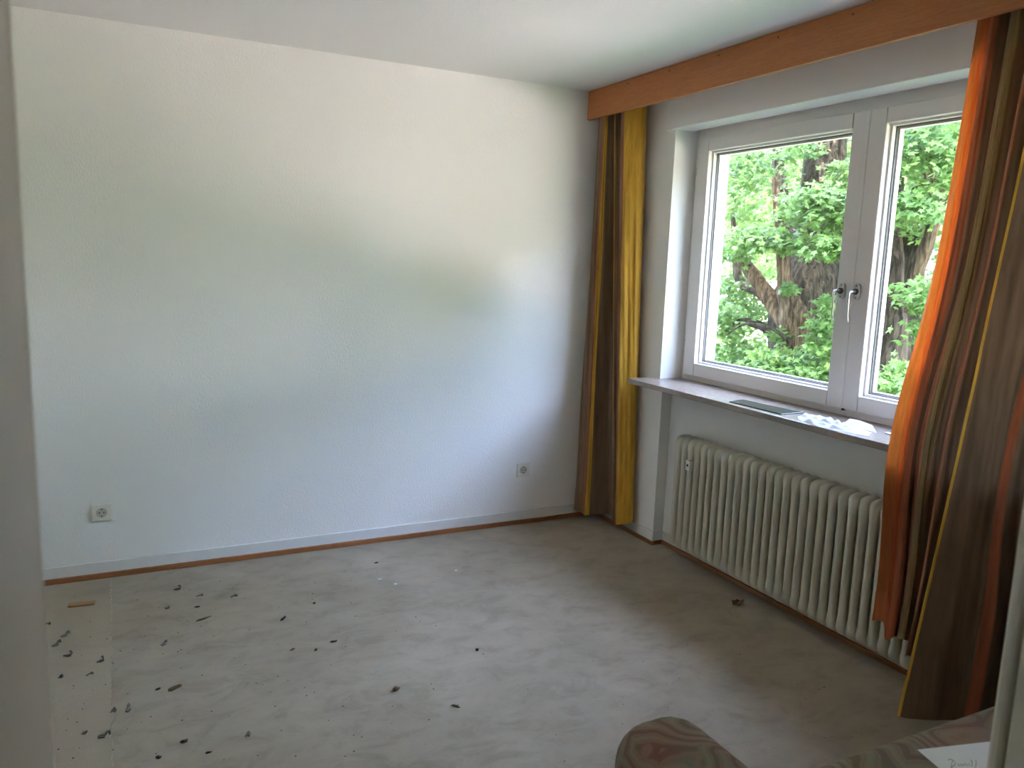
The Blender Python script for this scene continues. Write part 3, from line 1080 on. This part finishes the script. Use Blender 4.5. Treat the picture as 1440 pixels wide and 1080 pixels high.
# trunk from the ground to the big fork, then the leaders seen through the panes
def gbranch(name, pts_, mat, n=16, rough=.10):
    pp = catmull([Vector(c_[:3])-T0 for c_ in pts_], 6)
    rr = [v.x for v in catmull([Vector((c_[3], 0, 0)) for c_ in pts_], 6)]
    q = MB()
    q.tube(pp, rr, n)
    for i in range(len(q.v)):
        ri, j = i//n, i % n
        an = 2*math.pi*j/n
        f = 1+rough*(math.sin(3*an+.5+ri*.2)+.7*math.sin(5*an-ri*.3)+.5*math.sin(7*an+ri*.5))
        q.v[i] = tuple(pp[ri]+(Vector(q.v[i])-pp[ri])*f)
    return q.obj(name, mat, tree, smooth=True)
h1 = hit(1128, 560, 0, 5.2)
h2 = hit(1130, 460, 0, 5.2)
h3 = hit(1142, 400, 0, 5.3)
h4 = hit(1150, 340, 0, 5.5)
gbranch('trunk', [(h1.x, h1.y+.1, -3.1, .75), (h1.x, h1.y, -1.5, .52), (*h1, .40), (*h2, .40), (*h3, .42), (*h4, .30), (*hit(1158, 240, 0, 5.7), .27), (*hit(1166, 160, 0, 5.8), .24), (*hit(1172, 20, 0, 5.9), .18)], 'bark', 20, .07)
branch('peeled_limb', [(1122, 490, 4.95, .20), (1118, 440, 4.85, .17), (1104, 400, 4.75, .10), (1100, 360, 4.7, .075), (1096, 320, 4.7, .06), (1090, 250, 4.7, .04)], 'barktan', 12)
branch('limb', [(1112, 460, 4.95, .15), (1082, 420, 4.9, .11), (1055, 380, 4.8, .085), (1034, 350, 4.7, .06), (1015, 330, 4.6, .04)], 'barktan')
branch('limb', [(1100, 440, 5.2, .12), (1070, 412, 5.2, .09), (1046, 400, 5.2, .07), (1036, 375, 5.2, .05), (1030, 300, 5.2, .03)], 'bark')
branch('limb', [(1140, 360, 5.7, .13), (1110, 320, 5.9, .11), (1100, 270, 6.0, .10), (1094, 230, 6.1, .08), (1090, 150, 6.2, .05)], 'bark')
branch('limb', [(1100, 480, 5.1, .08), (1072, 460, 5.0, .06), (1040, 452, 4.9, .04), (1015, 466, 4.8, .025)], 'bark')
branch('limb', [(1244, 600, 5.6, .26), (1246, 500, 5.6, .24), (1248, 400, 5.6, .19), (1250, 320, 5.7, .16), (1256, 240, 5.8, .12), (1262, 120, 5.9, .08)], 'bark')
branch('limb', [(1270, 560, 6.0, .18), (1276, 440, 6.0, .17), (1282, 380, 6.0, .16), (1290, 310, 6.0, .13), (1300, 240, 6.0, .11), (1318, 150, 6.0, .08)], 'bark')
branch('limb', [(1282, 440, 5.4, .08), (1290, 390, 5.4, .075), (1304, 345, 5.4, .07), (1318, 300, 5.4, .06), (1345, 220, 5.4, .04)], 'barktan')
branch('limb', [(1320, 300, 5.5, .06), (1310, 250, 5.5, .06), (1296, 205, 5.5, .06), (1288, 165, 5.5, .05), (1280, 80, 5.5, .03)], 'barktan')
branch('twig', [(1250, 470, 4.3, .012), (1230, 440, 4.3, .010), (1218, 420, 4.3, .008)], 'bark', 6)
branch('twig', [(1110, 480, 4.6, .03), (1085, 462, 4.5, .022), (1050, 455, 4.4, .014), (1022, 470, 4.3, .01)], 'bark', 6)
# sprays of leaves: centre pixel, plane X, half widths in metres (across, up), number
sprays = [
    (1050, 235, 5.0, .55, .32, 330), (1100, 215, 6.3, .6, .35, 260), (1040, 285, 5.6, .5, .30, 260), (1130, 200, 5.2, .30, .2, 90),
    (1066, 335, 4.2, .42, .15, 330), (1110, 340, 4.3, .26, .12, 150), (1036, 352, 4.5, .25, .14, 110),
    (1150, 285, 4.3, .42, .20, 380), (1175, 300, 4.5, .35, .22, 240), (1168, 345, 4.2, .24, .14, 170), (1120, 290, 4.9, .3, .2, 170), (1185, 250, 5.0, .25, .25, 120),
    (1195, 200, 6.2, .25, .3, 80), (1090, 285, 6.6, .5, .4, 200),
    (1030, 410, 5.2, .38, .30, 240), (1022, 450, 4.8, .32, .25, 210), (1066, 440, 5.7, .34, .22, 150), (1050, 395, 6.0, .4, .3, 150),
    (1040, 500, 5.0, .50, .24, 330), (1100, 510, 4.5, .40, .20, 290), (1140, 535, 4.4, .45, .20, 300), (1070, 535, 4.6, .5, .22, 300),
    (1160, 500, 4.5, .28, .22, 180), (1165, 430, 4.6, .14, .15, 60), (1158, 460, 4.5, .18, .16, 90), (1195, 540, 4.5, .35, .28, 180),
    (1095, 470, 4.7, .12, .10, 30), (1110, 405, 4.6, .10, .06, 26),
    (1290, 195, 4.6, .50, .26, 300), (1325, 230, 4.6, .36, .28, 210), (1262, 215, 5.4, .28, .28, 120), (1280, 290, 4.4, .40, .14, 220), (1262, 300, 5.2, .28, .2, 110),
    (1310, 295, 5.6, .5, .35, 170), (1290, 330, 6.6, .6, .4, 170), (1300, 410, 4.3, .26, .16, 130), (1310, 455, 4.4, .24, .2, 110), (1290, 430, 6.4, .5, .5, 170),
    (1262, 545, 3.9, .34, .14, 260), (1295, 530, 4.2, .40, .2, 240), (1240, 560, 4.4, .32, .12, 130), (1235, 390, 6.6, .3, .5, 80), (1270, 170, 6.0, .6, .3, 170),
]
for (px_, py_) in ((1020, 230), (1060, 260), (1100, 240), (1140, 230), (1190, 220), (1030, 320), (1010, 380), (1060, 380), (1085, 350), (1020, 440), (1050, 470), (1085, 500), (1025, 520), (1190, 420), (1255, 260), (1300, 250), (1330, 320), (1330, 420), (1290, 480), (1250, 200)):
    sprays.append((px_, py_, 6.9+RNG.uniform(0, .9), .55, .40, 210))
# crown above, below and beyond the frame so that the tree goes on where the camera does not look
for k_ in range(26):
    sprays.append((RNG.uniform(960, 1420), RNG.uniform(-190, 130), RNG.uniform(4.4, 7.4), RNG.uniform(.5, .9), RNG.uniform(.22, .4), 170))
for k_ in range(9):
    sprays.append((RNG.uniform(960, 1420), RNG.uniform(600, 700), RNG.uniform(4.6, 6.8), RNG.uniform(.5, .8), RNG.uniform(.2, .35), 130))
for k_ in range(16):
    sprays.append((RNG.uniform(1360, 1560), RNG.uniform(100, 560), RNG.uniform(4.6, 7.0), RNG.uniform(.4, .8), RNG.uniform(.2, .4), 130))
PP, RR, SS, TT, VIS = [], [], [], [], []
for (px_, py_, X, wa, wu, n) in sprays:
    c_ = np.array(hit(px_, py_, 0, X)-T0)
    n = int(n*1.9)
    g = RNG.normal(0, .5, (n, 3))
    # several little drooping tiers within one spray
    tier = RNG.integers(0, 3, n)-1
    P = c_+np.stack([g[:, 0]*wa*.8, g[:, 1]*wa, g[:, 2]*wu*.35+tier*wu*.55-.25*np.abs(g[:, 1])*wu], 1)
    Rm = leaf_frames(n, (-.40, -.30, .80), .42)
    PP.append(P)
    RR.append(Rm)
    SS.append(RNG.uniform(.062, .108, n))
    base = RNG.uniform(.15, .75)
    TT.append(np.clip(base+RNG.normal(0, .2, n), 0, 1))
    VIS.append(np.full(n, 1 if (990 < px_ < 1345 and 170 < py_ < 560 and X < 4.7) else 0))
PP, RR, SS, TT, VIS = np.concatenate(PP), np.concatenate(RR), np.concatenate(SS), np.concatenate(TT), np.concatenate(VIS)
# 300 of the nearest leaves as single parts
score = np.where(VIS == 1, SS*10-(PP[:, 0]), -99)
near = np.argsort(-score)[:300]
mask = np.ones(len(PP), bool)
mask[near] = False
fo = link('foliage', leaf_cloud_mesh('foliage', PP[mask], RR[mask], SS[mask], TT[mask], LV, LF, 'leaf'), None, tree)
fo['kind'] = 'stuff'
lms = [leaf_cloud_mesh('leaf', np.zeros((1, 3)), np.eye(3)[None], np.ones(1), np.array([t]), LV, LF, 'leaf') for t in (.2, .5, .8)]
for i in near:
    o = bpy.data.objects.new('leaf', lms[0 if TT[i] < .35 else 1 if TT[i] < .65 else 2])
    C.objects.link(o)
    o.parent = tree
    mt = Matrix(RR[i].tolist()).to_4x4()
    mt = mt @ Matrix.Scale(float(SS[i]), 4)
    mt.translation = Vector(PP[i])
    o.matrix_local = mt

# row of far trees on the other side of the yard
def far_tree_mesh(seed, n=5200):
    r2 = np.random.default_rng(seed)
    lobes = r2.normal(0, 1, (16, 3))
    lobes /= np.linalg.norm(lobes, axis=1)[:, None]
    lobes = lobes*np.array([1.5, 1.5, 3.0])+np.array([0, 0, 5.8])
    which = r2.integers(0, 16, n)
    d = r2.normal(0, 1, (n, 3))
    d /= np.linalg.norm(d, axis=1)[:, None]
    P = lobes[which]+d*(1.15*r2.random(n)[:, None]**.35)
    Rm = leaf_frames(n, (0, 0, .8), .8)
    return leaf_cloud_mesh('far_foliage', P, Rm, r2.uniform(.22, .40, n), r2.random(n), QV, QF, 'leaf_far')
ftm = [far_tree_mesh(s_) for s_ in (1, 2, 3)]
q = MB()
q.tube([(0, 0, -.1), (.1, 0, 1.5), (.05, .1, 3.5), (0, 0, 6)], [.32, .24, .2, .1], 10)
trm = q.mesh('far_trunk')
trm.materials.append(M['bark'])
far = [(18.2, 5.0+9.7*(k_ if k_ < 4 else 3-k_), (1.75, 1.82, 1.7)[k_ % 3]) for k_ in range(9)]
for i, (x, y, sc) in enumerate(far):
    vis = i < 4
    t = thing('street_tree', (x, y, -3.0), 'leafy dark green tree standing behind the big maple' if vis else 'leafy dark green tree in the row along the yard', 'tree', 'trees behind the maple' if vis else 'trees along the yard', rz=i*1.3)
    t.scale = (sc,)*3
    for nm, me in (('crown', ftm[i % 3]), ('trunk', trm)):
        o = bpy.data.objects.new(nm, me)
        C.objects.link(o)
        o.parent = t
        if nm == 'crown':
            o['kind'] = 'stuff'

# pale house across the yard, seen only through gaps in the leaves
hs = thing('house', (34, 26, -3), 'pale rendered house glimpsed behind the trees', 'house')
MB().box(0, 9, -13, 13, 0, 6.2).obj('wall', 'housewall', hs)
MB().add([(-.6, -13.6, 6.1), (9.6, -13.6, 6.1), (9.6, 13.6, 6.1), (-.6, 13.6, 6.1), (4.5, -13.6, 10), (4.5, 13.6, 10)], [(0, 1, 2, 3), (0, 3, 5, 4), (1, 4, 5, 2), (0, 4, 1), (3, 2, 5)]).obj('roof', 'houseroof', hs)
for fz in (.9, 3.6):
    for k_ in range(7):
        yy = -11+k_*3.6
        w_ = MB().box(-.04, .02, yy-.65, yy+.65, fz, fz+1.5).obj('window', 'frame', hs)
        MB().box(-.06, -.03, yy-.55, yy+.55, fz+.1, fz+1.4).obj('pane', 'housepane', w_)
